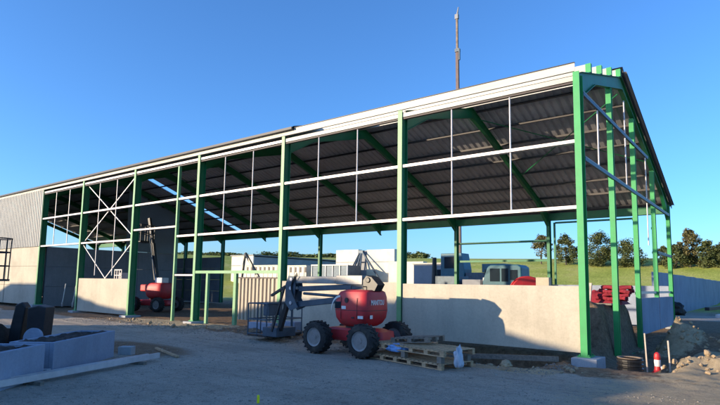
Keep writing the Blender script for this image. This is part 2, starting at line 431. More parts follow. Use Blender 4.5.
# gable rails
for z, ya in ((7.55, .38), (5.6, .38), (3.5, 11.72)):
    yb = W - .33
    while rz_(yb) - .55 < z: yb -= .05
    r = MB(); r.beam((.06, ya, z), (.06, yb, z), .07, .11); r.build('gable_rail', 'bluesteel', shed)
    MB().b2(.022, .098, ya, yb, z + .057, z + .069).build('rail_edge', 'galv', shed)
for y, z0, z1 in ((2.0, 5.7, 7.47), (5.9, 5.7, 7.47), (5.9, 7.65, 8.9), (9.7, 5.7, 7.47), (9.7, 3.7, 5.5)):
    MB().tube((.06, y, z0), (.06, y, z1), .025, n=8).build('sag_rod', 'galv', shed)
MB().beam((-.05, 8, 1.72), (-.05, W - .35, 1.72), .08, .1).build('gable_rail', 'galv', shed)
# facade rails (between the columns)
def frail(xa, xb, z, m='galv', h=.11, y=.03):
    r = MB()
    r.b2(xa, xb, y, y + .008, z - h / 2, z + h / 2); r.b2(xa, xb, y, y + .16, z + h / 2 - .008, z + h / 2); r.b2(xa, xb, y, y + .16, z - h / 2, z - h / 2 + .008)
    r.build('wall_rail', m, shed)
JX = -19.72
for i in range(6):
    a, b = XN[i + 1] + .092, XN[i] - .092
    frail(a, b, Z1)
    if i == 3: frail(JX + .06, b, Z2); frail(JX + .06, b, 2.2, h=.09); frail(a, JX - .06, 4.67, h=.1)
    else: frail(a, b, Z2)
    frail(a, b, 7.93, 'cream_purlin' if i < 2 else 'galv', .16 if i < 2 else .12)
    MB().b2(a, b, .035, .15, 7.78, 7.835).build('shadow_gap_strip', 'brownrail_shade', shed)  # dark strip standing in for the shadow gap below the eave rail
    for j in (1, 2):
        x = XN[i] + (XN[i + 1] - XN[i]) * j / 3
        if i == 3: continue
        zl = 2.1 if i == 4 else Z2
        for za, zb in ((zl + .06, Z2 - .06), (Z2 + .06, Z1 - .06), (Z1 + .06, 7.77)):
            if zb - za > .3: MB().tube((x, .07, za), (x, .07, zb), .026, n=8).build('sag_rod', 'galv', shed)
MB().b2(JX - .055, JX + .055, .0, .14, -.08, 7.77).build('door_jamb', 'palegreen', shed)
# green door frame in the third bay
MB().b2(XN[3] + .1, XN[2] - .1, .0, .12, 2.28, 2.41).build('door_head', 'palegreen', shed)
MB().b2(-17.03, -16.89, .0, .12, -.05, 2.275).build('door_post', 'palegreen', shed)
MB().b2(-15.0, -14.83, .0, .14, -.05, 2.275).build('door_post', 'palegreen', shed)
# corrugated gate sheet
g = MB(); x = -14.75; st = .09; pts = []
k2 = 0
while x < -12.2:
    pts += [(x, .10), (x + .09, .10), (x + .12, .16), (x + .21, .16)]; x += .24
for (a, b), (c, d) in zip(pts, pts[1:]):
    g.add([(a, b, .25), (c, d, .25), (c, d, 2.06), (a, b, 2.06)], [(0, 1, 2, 3)])
gs = g.build('corrugated_gate', 'tansheet', shed); s_ = gs.modifiers.new('s', 'SOLIDIFY'); s_.thickness = .01
MB().b2(-14.78, -12.2, .08, .19, 2.063, 2.12).build('gate_top_rail', 'brownrail_shade', shed)
# X braces in the fifth bay
for (xa, za, xb, zb) in ((XN[4] - .1, H - .2, XN[5] + .1, Z2 + .1), (XN[5] + .1, H - .2, XN[4] - .1, Z2 + .1), (XN[5] + .15, Z2 - .1, -27.0, 2.0), (XN[4] - .15, Z2 - .1, -27.0, 2.0)):
    MB().beam((xa, .22 if za > 5 else .18, za), (xb, .24 if za > 5 else .2, zb), .05, .045, up=(0, 1, 0)).build('wind_brace', 'galv', shed)
# low precast walls in the facade
def wall(xa, xb, z0, z1, m='concrete', y0=.05, y1=.24, nm='precast_wall'):
    n = 1
    return MB().b2(xa, xb, y0, y1, z0, z1).build(nm, m, shed, bevel=.012)
wall(XN[1] + .1, -.1, .10, 1.93); wall(XN[2] + .1, XN[1] - .1, .0, 1.97)
wall(XN[5] + .1, XN[4] - .1, 0.0, 1.98)
# upper precast + cladding west of the open bays
for i in range(6, 10):
    a, b = XN[i + 1], XN[i] - .1
    for j, (z0, z1) in enumerate(((.1, 1.44), (1.45, 2.79), (2.80, 4.14))):
        wall(a + .01, b - .01, z0, z1, y0=.03, y1=.2)
cl = MB(); x = XN[10]
pts = []
while x < XN[6] - .12:
    pts += [(x, .0), (x + .12, .0), (x + .16, -.045), (x + .26, -.045), (x + .30, .0)]; x += .30
for (a, b), (c, d) in zip(pts, pts[1:]):
    if c - a < 1e-6: continue
    cl.add([(a, b, 4.16), (c, d, 4.16), (c, d, H + .12), (a, b, H + .12)], [(0, 1, 2, 3)])
o = cl.build('wall_cladding', 'clad', shed)
# purlins
ys_n = [.05, 1.31, 2.62, 3.98, 5.40]
ys_f = [6.1, 7.4, 8.75, 10.1, 11.4, 12.75, 14.1, 15.6]
for q, y in enumerate(ys_n + ys_f):
    z = rz_(y) + .02; m = MB(); h = .29 if y < YR else .11; xe = -.06 if y < YR else .05
    m.b2(-60.2, xe, y - .004, y + .004, z, z + h)
    m.b2(-60.2, xe, y, y + .07, z + h - .008, z + h); m.b2(-60.2, xe, y - .07, y, z, z + .008)
    m.build('purlin', 'cream_purlin' if y < YR else 'shadedpurlin', shed)
    if y < YR and q: MB().b2(-.06, .10, y - .07, y + .07, rz_(y) + .012, rz_(y) + .30).build('purlin_cleat', 'brightgreen', shed)
# eave board facing the yard (cream, in front of the column heads)
MB().b2(-60.2, -.02, -.035, -.018, H + .03, H + .27).build('eave_board', 'cream_purlin', shed)
MB().b2(-11.6, -.02, -.06, .02, H + .272, H + .295).build('eave_trim', 'darktrim', shed)
# far slope sheets: corrugated profile running down the slope
def sheet(x0, x1, ya, yb, name):
    m = MB(); zo = .31 if yb <= YR else .14
    x = x0; p = []
    while x < x1 - .01:
        p += [(x, 0), (x + .12, .0), (x + .15, .06), (x + .25, .06), (x + .28, 0)]; x += .34
    p.append((x1, 0))
    za, zb = rz_(ya) + zo, rz_(yb) + zo
    if yb > YR + .1: zb = ZR - s2 * (yb - YR) + zo
    if ya < 0: za = H + s1 * ya + zo
    for (a, b), (c, d) in zip(p, p[1:]):
        if c - a < 1e-6: continue
        m.add([(a, ya, za + b), (c, ya, za + d), (c, yb, zb + d), (a, yb, zb + b)], [(0, 1, 2, 3)])
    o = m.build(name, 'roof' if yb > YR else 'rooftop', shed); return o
sheet(-33.0, .12, YR + .01, W + .35, 'roof_sheeting')
sheet(-60.2, -33.75, YR + .01, W + .35, 'roof_sheeting')
sheet(-60.2, -11.4, -.10, YR - .01, 'roof_sheeting')
gt = MB(); gt.b2(-60.3, -11.4, -.20, -.045, H + .20, H + .30); gt.build('gutter', 'darktrim', shed)
fe = MB(); fe.b2(-60.2, .05, W - .33, W - .05, ZF - .42, ZF - .02); fe.build('far_eave_beam', 'green', shed)
MB().b2(-60.2, .05, W - .12, W - .045, ZF, ZF + .17).build('eave_closure', 'darktrim', shed)
MB().prism([(YR - .12, ZR + .36), (YR, ZR + .40), (YR + .35, ZR + .20), (YR, ZR + .25)], -60.2, .12, 'yz').build('ridge_cap', 'darktrim', shed)
# verge trim on the gable
MB().prism([(YR, ZR + .28), (W + .35, rz_(W + .35) + .26), (W + .35, rz_(W + .35) + .03), (YR, ZR + .04)], .10, .13, 'yz').build('verge_trim', 'darktrim', shed)
# ties and braces under the roof
for i in (0, 4):
    xa, xb = XN[i] - .2, XN[i + 1] + .2
    for ya, yb in ((6.2, 11), (11, 6.2)):
        MB().tube((xa, ya, rz_(ya) - .25), (xb, yb, rz_(yb) - .25), .022, n=6).build('roof_brace', 'green', shed)
# far side walls
for i in range(6, 10):
    for z0, z1 in ((0, 1.03), (1.04, 2.07), (2.08, 3.11), (3.12, 4.15)):
        wall(XN[i + 1] + .1, XN[i] - .1, z0, z1, 'concrete_shade', W - .26, W - .07)
for i in range(0, 1): wall(XN[i + 1] + .1, XN[i] - .1, 0, 2.02, 'concrete_shade', W - .26, W - .07)
# far side posts and rails of the openings
fp = [((-5.78, W - .1, 2.03), (-5.78, W - .1, 5.6)), ((-1.6, W - .1, 2.03), (-1.6, W - .1, 5.6))]
for a, b in fp: MB().beam(a, b, .1, .1).build('door_post', 'green', shed)
MB().beam((-5.73, W - .1, 5.58), (-1.65, W - .1, 5.58), .08, .1).build('door_head', 'green', shed)
MB().beam((XN[2] + .1, W - .1, 4.56), (XN[1] - .1, W - .1, 4.56), .08, .12).build('far_rail', 'green', shed)
MB().beam((XN[2] + .1, W - .1, 3.42), (XN[1] - .1, W - .1, 3.42), .08, .12).build('far_rail', 'green', shed)
# gable precast below the far columns
for ya, yb in ((7.75, 11.5), (11.7, 15.4)): MB().b2(-.12, .07, ya, yb, .1, 1.5).build('precast_wall', 'concrete_shade', shed, bevel=.01)
# cross partition in frame 7: precast below, grey sheets above
xp = XN[6]
for a, b in ((.5, 3.9), (3.92, 7.3), (7.32, 10.8)):
    for z0, z1 in ((0, 1.38), (1.39, 2.77), (2.78, 4.15)):
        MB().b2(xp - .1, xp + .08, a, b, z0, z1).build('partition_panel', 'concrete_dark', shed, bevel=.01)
MB().prism([(6.2, 4.16), (10.75, 4.16), (10.75, rz_(10.75) - .5), (6.2, rz_(6.2) - .55)], xp + .1, xp + .13, 'yz').build('partition_sheet', 'greysheet', shed)
# end gable wall
for z0, z1 in ((0, 1.85), (1.86, 3.7), (3.71, 5.5)):
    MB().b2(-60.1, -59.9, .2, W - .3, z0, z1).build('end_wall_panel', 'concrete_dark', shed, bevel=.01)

# ------------------------------------------------------------------ wheels
def wheel(root, c, r, w, axis='y', lug=True):
    t = MB(); h = w / 2
    pr = [(r * .62, -h), (r * .86, -h), (r * .97, -h * .78), (r, -h * .4), (r, h * .4), (r * .97, h * .78), (r * .86, h), (r * .62, h)]
    t.lathe(pr, c, axis, 36, loop=True)
    if lug:
        for i in range(20):
            a = 2 * math.pi * i / 20
            for sgn in (-1, 1):
                a2 = a + (.16 if sgn > 0 else 0)
                p = Vector((math.cos(a2) * r, sgn * h * .45, math.sin(a2) * r)) + Vector(c)
                rot = Matrix.Rotation(-a2, 3, 'Y') @ Matrix.Rotation(sgn * .5, 3, 'X')
                t.box(p, (.03, h * .95, .05), rot)
    w_ = t.build('wheel', 'rubber', root, smooth=True)
    q = MB(); f = r * .6
    q.lathe([(f * 1.04, -h * .45), (f * 1.04, h * .45)], c, axis, 28)
    q.build('rim_barrel', 'black', w_, smooth=True)
    for sg in (-1, 1):
        e = MB(); e.lathe([(f * 1.02, sg * h * .80), (f * .98, sg * h * .93), (f * .86, sg * h * .86), (f * .55, sg * h * .55), (f * .3, sg * h * .55), (f * .28, sg * h * .85), (.01, sg * h * .88)], c, axis, 28)
        for i in range(8):
            a = 2 * math.pi * i / 8
            e.lathe([(.016, sg * h * .5), (.016, sg * h * .66)], (c[0] + math.cos(a) * f * .42, c[1], c[2] + math.sin(a) * f * .42), axis, 6)
        e.build('rim', 'rim', w_, smooth=True)
        MB().lathe([(f * .5, sg * h * .56), (f * .5, sg * h * .60), (f * .46, sg * h * .60)], c, axis, 24).build('rim_disc', 'black', w_)
    return w_

def superring(hx, hy, z, n=36, e=4.0, cx=0, cy=0):
    out = []
    for i in range(n):
        a = 2 * math.pi * i / n; c, s = math.cos(a), math.sin(a)
        out.append(Vector((cx + hx * math.copysign(abs(c) ** (2 / e), c), cy + hy * math.copysign(abs(s) ** (2 / e), s), z)))
    return out

def text_mesh(body, size, name, m, parent, loc, rot, ext=.004, shear=0, sx=1):
    cu = bpy.data.curves.new(name, 'FONT'); cu.body = body; cu.size = size; cu.extrude = ext; cu.shear = shear; cu.offset = .004
    cu.align_x = 'CENTER'
    t = bpy.data.objects.new('tmp', cu); col.objects.link(t)
    bpy.context.view_layer.update()
    me = bpy.data.meshes.new_from_object(t.evaluated_get(bpy.context.evaluated_depsgraph_get()))
    bpy.data.objects.remove(t)
    me.materials.clear(); me.materials.append(M[m])
    o = bpy.data.objects.new(name, me); col.objects.link(o); o.parent = parent; o.location = loc; o.rotation_euler = rot; o.scale = (sx, 1, 1)
    return o

def lift_base(root, wb, tr, r, w, body_c=(0, 0), boomx=1):
    for sx in (-1, 1):
        for sy in (-1, 1): wheel(root, (sx * wb / 2, sy * tr / 2, r), r, w)
    c = MB()
    c.loft([superring(wb / 2 + .15, .38, .36, e=8), superring(wb / 2 + .30, .40, .45, e=8), superring(wb / 2 + .26, .40, .66, e=8), superring(wb / 2 - .1, .36, .72, e=8)])
    ch = c.build('chassis', 'red', root)
    a = MB()
    for sx in (-1, 1):
        a.tube((sx * wb / 2, -tr / 2 + w / 2, r), (sx * wb / 2, tr / 2 - w / 2, r), .09, n=12); a.box((sx * wb / 2, 0, r), (.26, .5, .24))
    a.build('axle', 'black', ch)
    MB().tube((0, 0, .70), (0, 0, .84), .34, n=28).build('slew_ring', 'black', root)
    t = MB(); cx, cy = body_c
    sec = [(.44, .45, .78, .06), (.57, .60, .86, .06), (.70, .68, 1.02, .06), (.74, .70, 1.22, .06), (.735, .70, 1.42, .06), (.70, .68, 1.62, .08), (.62, .62, 1.76, .12), (.46, .50, 1.82, .18)]
    t.loft([superring(hx, hy, z, e=4.6, cx=cx + o_, cy=cy, n=48) for hx, hy, z, o_ in sec])
    tu = t.build('turret', 'red', root, smooth=True)
    return tu

# ------------------------------------------------------------------ the near red boom lift
lift = thing('boom_lift', 'red articulated boom lift on four big wheels parked before the low concrete wall', 'boom lift', (-5.50, -3.05, -.09), 0)
tu = lift_base(lift, 1.66, 1.62, .45, .36, (0, 0))
tu.scale = (.87, .87, 1.0); tu.location = (.085, 0, 0)
# seam, intake, decals and the maker's name on the near face
MB().loft([superring(.745, .705, 1.235, e=4.6, cx=.06, n=48), superring(.745, .705, 1.25, e=4.6, cx=.06, n=48)]).build('seam', 'black', tu)
MB().lathe([(.075, -.70), (.075, -.712)], (-.02, 0, 1.52), 'y', 20).build('intake', 'black', tu)
ar = MB(); pts = []
for i in range(13):
    a = R(92 + i * 7.5); pts.append((-.28 + .40 * math.cos(a), -.69 - .002 , 1.26 + .40 * math.sin(a)))
for a, b in zip(pts, pts[1:]):
    ar.beam(a, b, .012, .06, up=(0, -1, 0)) if False else ar.add([(a[0], a[1] - .004, a[2]), (b[0], b[1] - .004, b[2]), (b[0] * .98, b[1] - .004, b[2] - .055), (a[0] * .98, a[1] - .004, a[2] - .055)], [(0, 1, 2, 3)])
ar.build('decal', 'redwhite', tu)
MB().b2(-.52, -.26, -.703, -.66, 1.28, 1.48).build('control_panel', 'glass', tu, bevel=.01)
MB().b2(-.22, -.04, -.708, -.68, 1.27, 1.36).build('decal', 'redwhite', tu)
text_mesh('MANITOU', .20, 'maker_name', 'redwhite', tu, (.793, -.08, 1.40), (R(90), 0, R(90)), sx=.78)
for x in (-.25, .42): MB().b2(x - .004, x + .004, -.7065, -.69, .98, 1.60).build('seam', 'black', tu)
MB().b2(.20, .30, -.712, -.69, 1.02, 1.06).build('latch', 'black', tu)
MB().b2(.46, .66, -.708, -.68, 1.02, 1.10).build('decal', 'redwhite', tu)
MB().b2(.799, .803, -.5, -.36, 1.02, 1.12).build('decal', 'redwhite', tu)
MB().path([(-.15, -.3, 1.80), (-.15, -.3, 1.93), (.35, -.3, 1.93), (.35, -.3, 1.80)], .015, 6).build('grab_rail', 'black', tu)
MB().lathe([(.05, 0), (.05, .09), (.03, .12)], (.55, .3, 1.80), 'z', 12).build('beacon', 'yellow', tu)
# boom stack
b = MB(); b.prism([(.30, 1.78), (.74, 1.78), (.86, 1.98), (.62, 2.2), (.42, 2.24), (.30, 2.1)], -.17, .17); b.tube((.5, -.2, 2.1), (.5, .2, 2.1), .08, n=16); b.build('boom_pivot', 'blackplastic', lift, bevel=.02)
up = MB(); up.box((-1.22, 0, 2.09), (2.9, .22, .22)); up.box((-.25, 0, 2.10), (1.0, .26, .27)); up.build('upper_boom', 'boomgrey', lift, bevel=.015)
l1 = MB(); l1.beam((.5, .0, 1.93), (-2.35, .0, 1.80), .17, .16); l1.build('lower_boom', 'bluesteel', lift, bevel=.01)
l2 = MB(); l2.beam((-.55, .0, 1.52), (-2.45, .0, 1.30), .17, .18); l2.tube((-.55, 0, 1.60), (-2.2, 0, 1.66), .045, n=10); l2.build('knuckle_arm', 'bluesteel', lift, bevel=.01)
for y in (-.16, .16):
    h = MB(); h.prism([(-2.28, 1.22), (-2.62, 1.10), (-2.86, 1.35), (-2.86, 1.95), (-2.74, 2.22), (-2.5, 2.2), (-2.42, 1.9), (-2.46, 1.5)], y - .015, y + .015); h.build('knuckle_plate', 'bluesteel', lift)
pn = MB()
for x, z in ((-2.6, 2.1), (-2.62, 1.82), (-2.6, 1.35)): pn.tube((x, -.2, z), (x, .2, z), .055, n=12)
pn.build('pivot_pin', 'galv', lift)
hs = MB()
for q in range(3):
    p = [Vector((-2.3 - .25 * math.sin(t * 3.1), -.19 - .02 * q, 2.25 - t * .9 + .03 * q)) for t in [i / 10 for i in range(11)]]
    hs.path(p, .012, 5)
hs.build('hydraulic_hose', 'black', lift)
j = MB(); j.beam((-2.75, .06, 1.98), (-3.35, .10, .42), .12, .16); j.beam((-2.95, -.12, 1.88), (-3.52, -.1, .38), .05, .07)
j.beam((-2.75, .0, 2.0), (-3.9, .2, 1.55), .07, .08); j.build('jib', 'black', lift)
bk = MB()
bx0, bx1, by0, by1, zb, zt = -4.95, -4.0, .1, 1.8, .16, 1.26
for z in (zb + .06, .72, zt):
    for p, q in (((bx0, by0), (bx1, by0)), ((bx1, by0), (bx1, by1)), ((bx1, by1), (bx0, by1)), ((bx0, by1), (bx0, by0))):
        bk.tube((*p, z), (*q, z), .022, n=8)
for x in (bx0, (bx0 + bx1) / 2, bx1):
    for y in (by0, by1): bk.tube((x, y, zb), (x, y, zt), .022, n=8)
for y in (by0 + .58, by0 + 1.17):
    for x in (bx0, bx1): bk.tube((x, y, zb), (x, y, zt), .022, n=8)
bk = bk.build('basket', 'bluesteel', lift)
MB().b2(bx0, bx1, by0, by1, zb - .02, zb + .03).build('basket_floor', 'black', bk)
MB().b2(bx1 - .3, bx1 - .02, by0 + .1, by0 + .75, .85, 1.3).build('control_box', 'bluesteel', bk, bevel=.02)
MB().b2(-3.98, -3.3, -.1, .8, .2, .5).build('basket_mount', 'bluesteel', bk, bevel=.02)

# ------------------------------------------------------------------ the red lift inside the shed with its mast raised
l2_ = thing('boom_lift', 'red lift machine standing inside the dark shed with its dark boom raised upright', 'boom lift', (-27.7, 4.0, -.05), R(14))
tu2 = lift_base(l2_, 2.0, 1.75, .45, .36, (.25, 0))
MB().b2(.1, .7, -.3, .3, 1.8, 2.15).build('pivot_block', 'redwhite', l2_, bevel=.04)
MB().b2(-.95, -.35, -.5, .2, 1.25, 1.7).build('engine_cover', 'red', l2_, bevel=.08)
m = MB(); m.beam((-.05, 0, 2.0), (-.55, 0, 4.4), .22, .26, up=(1, 0, 0)); m.beam((-.55, .0, 4.4), (-.98, 0, 6.1), .15, .18, up=(1, 0, 0)); m.build('raised_boom', 'black', l2_, bevel=.01)
m = MB(); m.tube((.1, -.2, 1.9), (-.4, -.17, 3.6), .05, n=8); m.tube((-.4, -.17, 3.6), (-.7, -.17, 4.8), .03, n=8); m.build('boom_cylinder', 'bluesteel', l2_)
pb = MB()
for z in (4.55, 5.1, 5.65):
    for p, q in (((-2.0, -.5), (-1.15, -.5)), ((-1.15, -.5), (-1.15, .7)), ((-1.15, .7), (-2.0, .7)), ((-2.0, .7), (-2.0, -.5))): pb.tube((*p, z), (*q, z), .03, n=6)
for x in (-2, -1.15):
    for y in (-.5, .1, .7): pb.tube((x, y, 4.5), (x, y, 5.65), .03, n=6)
pb.b2(-2, -1.15, -.5, .7, 4.48, 4.54); pb.build('basket', 'black', l2_)

# ------------------------------------------------------------------ pallets
def pallet(L, Wd, nb, name, label, loc, rz, m='wood', group=None, tilt=(0, 0)):
    t = thing(name, label, 'pallet', loc, rz, group)
    t.rotation_euler = (tilt[0], tilt[1], rz)
    d = MB(); n = int(L / .145)
    for i in range(n):
        x = -L / 2 + .055 + (L - .11) * i / (n - 1)
        d.box((x, random.uniform(-.008, .008), .133), (.095 + random.uniform(-.01, .01), Wd, .022))
    d.build('top_boards', m, t)
    s = MB()
    for y in (-Wd / 2 + .05, 0, Wd / 2 - .05): s.box((0, y, .111), (L, .1, .02)); s.box((0, y, .011), (L, .1, .022))
    s.build('stringer_boards', m, t)
    for i in range(nb):
        x = -L / 2 + .07 + (L - .14) * i / (nb - 1)
        for y in (-Wd / 2 + .05, 0, Wd / 2 - .05): MB().box((x, y, .0615), (.13, .095, .078)).build('block', m, t)
    return t
# two tiers of long pallets; frontal edge runs (-4.64,-3.7)->(-1.95,-4.34)
pa = math.atan2(-4.36 + 3.72, 2.69)
ux = Vector((math.cos(pa), math.sin(pa), 0)); uy = Vector((-math.sin(pa), math.cos(pa), 0))
base = Vector((-4.66, -3.66, -.085)); Lp = 2.72; Wp = 1.15
cc = base + ux * Lp / 2 + uy * Wp / 2
pallet(Lp, Wp, 6, 'pallet', 'bottom long wooden pallet of the stack on the gravel, right of the red lift', cc, pa)
c2 = cc + Vector((.02, .05, .30)) ; c2z = c2.copy()
sp = MB()
pallet(Lp, Wp, 6, 'pallet', 'upper long wooden pallet lying over the bottom one in the stack', cc + ux * .02 + uy * .03 + Vector((0, 0, .30)), pa + .012)
for a in (.12, Lp / 2, Lp - .12):
    for y in (.1, Wp - .1):
        p = base + ux * a + uy * y + Vector((0, 0, .222))
        tag(MB().box(p, (.14, .12, .148), Matrix.Rotation(pa, 3, 'Z')).build('spacer_block', 'oldwood'), 'wooden spacer block between the two tiers of long pallets', 'spacer block', 'spacer blocks between the pallets')
pallet(1.2, .8, 3, 'pallet', 'small weathered pallet lying tilted on top of the pallet stack', cc + ux * -.25 + uy * .25 + Vector((0, 0, .47)), pa + .2, 'oldwood', tilt=(0, R(-5)))
pallet(1.2, .8, 3, 'pallet', 'pale pallet lying behind the stack near the wheel of the red lift', Vector((-4.35, -1.75, .02)), .15, 'wood', tilt=(R(8), 0))
def blob(name, m, label, cat, c, d, seed, amp=.35, sub=3, rot=0, f=2.2):
    import bmesh
    bm = bmesh.new(); bmesh.ops.create_icosphere(bm, subdivisions=sub + 1, radius=1)
    for v in bm.verts:
        n = noise.fractal(v.co * f + Vector((seed, 0, 0)), 1, 2, 3); v.co *= 1 + amp * n
        v.co = Vector((v.co.x * d[0], v.co.y * d[1], max(v.co.z, -.55) * d[2]))
    me = bpy.data.meshes.new(name); bm.to_mesh(me); bm.free(); me.materials.append(M[m])
    for p in me.polygons: p.use_smooth = True
    o = bpy.data.objects.new(name, me); col.objects.link(o); o.location = c; o.rotation_euler.z = rot
    return tag(o, label, cat)
pb_ = base + ux * 1.05 + uy * .12
blob('plastic_bundle', 'bluebag', 'crumpled light blue plastic film hanging over the front edge of the pallets', 'plastic film', (pb_.x, pb_.y, .24), (.30, .14, .12), 3, .45)
sk = base + ux * (Lp + .22) + uy * .35
blob('sack', 'whitebag', 'limp white and blue plastic sack standing at the right end of the pallets', 'sack', (sk.x, sk.y, .16), (.10, .13, .30), 8, .35)
blob('rubble_piece', 'rock', 'pale stone lump on the dirt right of the white sack', 'stone', (-1.0, -2.95, .02), (.13, .1, .1), 5, .3)

# ------------------------------------------------------------------ precast troughs, soil and beams on the left
ta = math.atan2(-8.21 + 10.45, -9.53 + 7.75)
def trough(L, c, label, Wd=.95, h=.70):
    t = thing('concrete_trough', label, 'concrete trough', c, ta, 'precast concrete troughs')
    w = MB(); th = .1
    w.b2(0, L, 0, th, 0, h); w.b2(0, L, Wd - th, Wd, 0, h); w.b2(0, th, th, Wd - th, 0, h); w.b2(L - th, L, th, Wd - th, 0, h); w.b2(th, L - th, th, Wd - th, 0, .08)
    w.build('trough_shell', 'concrete_shade', t, bevel=.012)
    s = MB(); n = 26; ny = 8
    vs = []
    for j in range(ny + 1):
        for i in range(n + 1):
            x = th + (L - 2 * th) * i / n; y = th + (Wd - 2 * th) * j / ny
            vs.append((x, y, h - .03 + .10 * noise.noise(Vector((x * 3, y * 3, L))) + .05 * noise.noise(Vector((x * 9, y * 9, L)))))
    s.add(vs, [(j * (n + 1) + i, j * (n + 1) + i + 1, (j + 1) * (n + 1) + i + 1, (j + 1) * (n + 1) + i) for j in range(ny) for i in range(n)])
    s.build('soil_fill', 'soil', t)
    return t
M['soil'] = mat('dark_soil', (.045, .034, .028), .95, 0, .5, 6, bump=.8, bscale=20)
tr1 = trough(2.87, (-7.76, -10.46, -.12), 'long blue grey concrete trough filled with dark soil, right of the pair')
tr2 = trough(2.6, (-7.61 + 2.6 * -math.cos(ta) , -10.69 - 2.6 * math.sin(ta), -.12), 'concrete trough cut by the left edge of the photo, below the black bags')
lb = MB(); lb.box((0, 0, .09), (.16, .9, .18)); o = lb.build('kerb_block', 'concrete_pale', bevel=.01); o.location = (-8.0, -10.85, -.12); o.rotation_euler.z = ta
tag(o, 'small pale concrete kerb block in the gap between the two troughs', 'concrete block')
lb = MB(); lb.box((0, 0, .12), (.3, .35, .24)); o = lb.build('kerb_block', 'concrete_pale', bevel=.01); o.location = (-9.75, -7.75, -.12); o.rotation_euler.z = ta
tag(o, 'small pale concrete block past the right end of the long trough', 'concrete block')
# channels lying on timbers
A0 = Vector((-5.7, -14.7, 0)); A1 = Vector((-8.15, -7.75, 0)); dv = (A1 - A0).normalized(); nv = Vector((-dv.y, dv.x, 0))
for q, (off, z, lab) in enumerate(((.0, .03, 'front long galvanised steel channel lying on the gravel before the troughs'), (.13, .03, 'rear long galvanised steel channel lying beside the front one'))):
    m = MB(); a = A0 + nv * off - dv * (.25 * q); b_ = A1 + nv * off - dv * (.25 * q)
    for p0, p1, w, h_, dz, dn in ((a, b_, .01, .10, z + .0, 0), (a, b_, .06, .01, z + .056, .025), (a, b_, .06, .01, z - .056, .025)):
        m.beam(p0 + nv * dn + Vector((0, 0, dz)), p1 + nv * dn + Vector((0, 0, dz)), w, h_)
    tag(m.build('steel_channel', 'galv'), lab, 'steel channel', 'steel channels on the gravel')
for q, t_ in enumerate((.52, .9)):
    p = A0.lerp(A1, t_) + nv * .12
    o = MB().beam(p - nv * .3 + Vector((0, 0, -.07)), p + nv * .35 + Vector((0, 0, -.07)), .09, .07).build('timber_bearer', 'oldwood')
    tag(o, ('timber under the steel channels before the gap in the troughs', 'timber under the far end of the steel channels')[q], 'timber')
tag(MB().beam((-8.2, -7.2, -.06), (-10.2, -6.6, -.06), .07, .05).build('timber_bearer', 'wood'), 'thin loose batten on the gravel beyond the channel ends', 'batten')
# black objects on the left (big sacks and a round cover)
bs = MB(); bs.prism([(-.17, -.5), (.12, -.5), (.16, .1), (.20, .62), (.10, .74), (-.06, .66), (-.13, .1)], -.13, .13)
bs = bs.build('black_bag', 'blackbag', bevel=.03); bs.location = (-11.05, -9.98, .58); bs.rotation_euler = (0, R(2), R(40)); tag(bs, 'tall narrow black bag standing upright at the left edge of the soil', 'bag')
bs = MB(); bs.prism([(-.22, -.5), (.10, -.5), (.21, -.1), (.25, .66), (.05, .70), (-.21, .64)], -.2, .2)
bs = bs.build('black_bag', 'blackbag', bevel=.025); bs.location = (-10.48, -9.70, .54); bs.rotation_euler = (0, 0, R(35)); tag(bs, 'squarish black bag right of the tall one, behind the round slab', 'bag')
dsk = MB().lathe([(.22, -.05), (.22, .05)], (0, 0, 0), 'y', 32).build('round_slab', 'concrete_shade', bevel=.01)
dsk.location = (-9.72, -10.12, .52); dsk.rotation_euler = (R(-8), 0, R(35)); tag(dsk, 'grey round concrete slab leaning against the black bags', 'slab')
# soil mound behind troughs
mm = MB(); n = 44; ny = 26; vs = []
for j in range(ny + 1):
    for i in range(n + 1):
        u, v = i / n, j / ny; x = .0 + 9.0 * u; y = 1.0 + 2.6 * v
        e = sstep(0, .18, u) * (1 - sstep(.5, 1, u)) * sstep(0, .12, v) * (1 - sstep(.5, 1, v))
        vs.append((x, y, e * (.98 + .2 * noise.noise(Vector((x * 1.5, y * 1.5, 0))) + .08 * noise.noise(Vector((x * 5, y * 5, 0)))) - .02))
mm.add(vs, [(j * (n + 1) + i, j * (n + 1) + i + 1, (j + 1) * (n + 1) + i + 1, (j + 1) * (n + 1) + i) for j in range(ny) for i in range(n)])
o = mm.build('soil_heap', 'soil', smooth=True); o.location = (-7.0, -13.6, -.13); o.rotation_euler.z = ta; o['kind'] = 'stuff'; o['label'] = 'dark soil heap behind the concrete troughs'

# yellow marker
tag(MB().lathe([(.022, 0), (.022, .11), (.016, .13)], (-2.66, -9.32, -.1), 'z', 10).build('marker_peg', 'yellow'), 'bright yellow marker peg at the bottom edge of the photo', 'peg')

# ------------------------------------------------------------------ basket at the left edge
cg = thing('access_basket', 'dark steel cage basket hanging at the left edge before the pale wall', 'basket', (-16.1, -9.05, 1.86), R(20))
def hoop(z, r, m, th=.022):
    pts = [Vector((r * math.cos(a) * 1.0, r * .8 * math.sin(a), z)) for a in [2 * math.pi * i / 24 for i in range(25)]]
    m.path(pts, th, 6)
m = MB()
for z in (0, .45, .9, 1.35): hoop(z, .52 if z < 1 else .55, m)
for i in range(12):
    a = 2 * math.pi * i / 12; m.tube((.52 * math.cos(a), .42 * math.sin(a), 0), (.54 * math.cos(a), .44 * math.sin(a), 1.35), .018, n=6)
m.build('cage', 'black', cg)
MB().lathe([(.5, -.05), (.5, .02)], (0, 0, 0), 'z', 24).build('floor', 'bluesteel', cg)
m = MB(); m.beam((-.3, 0, .1), (-3.4, -1.8, -1.1), .16, .2); m.build('arm', 'bluesteel', cg)
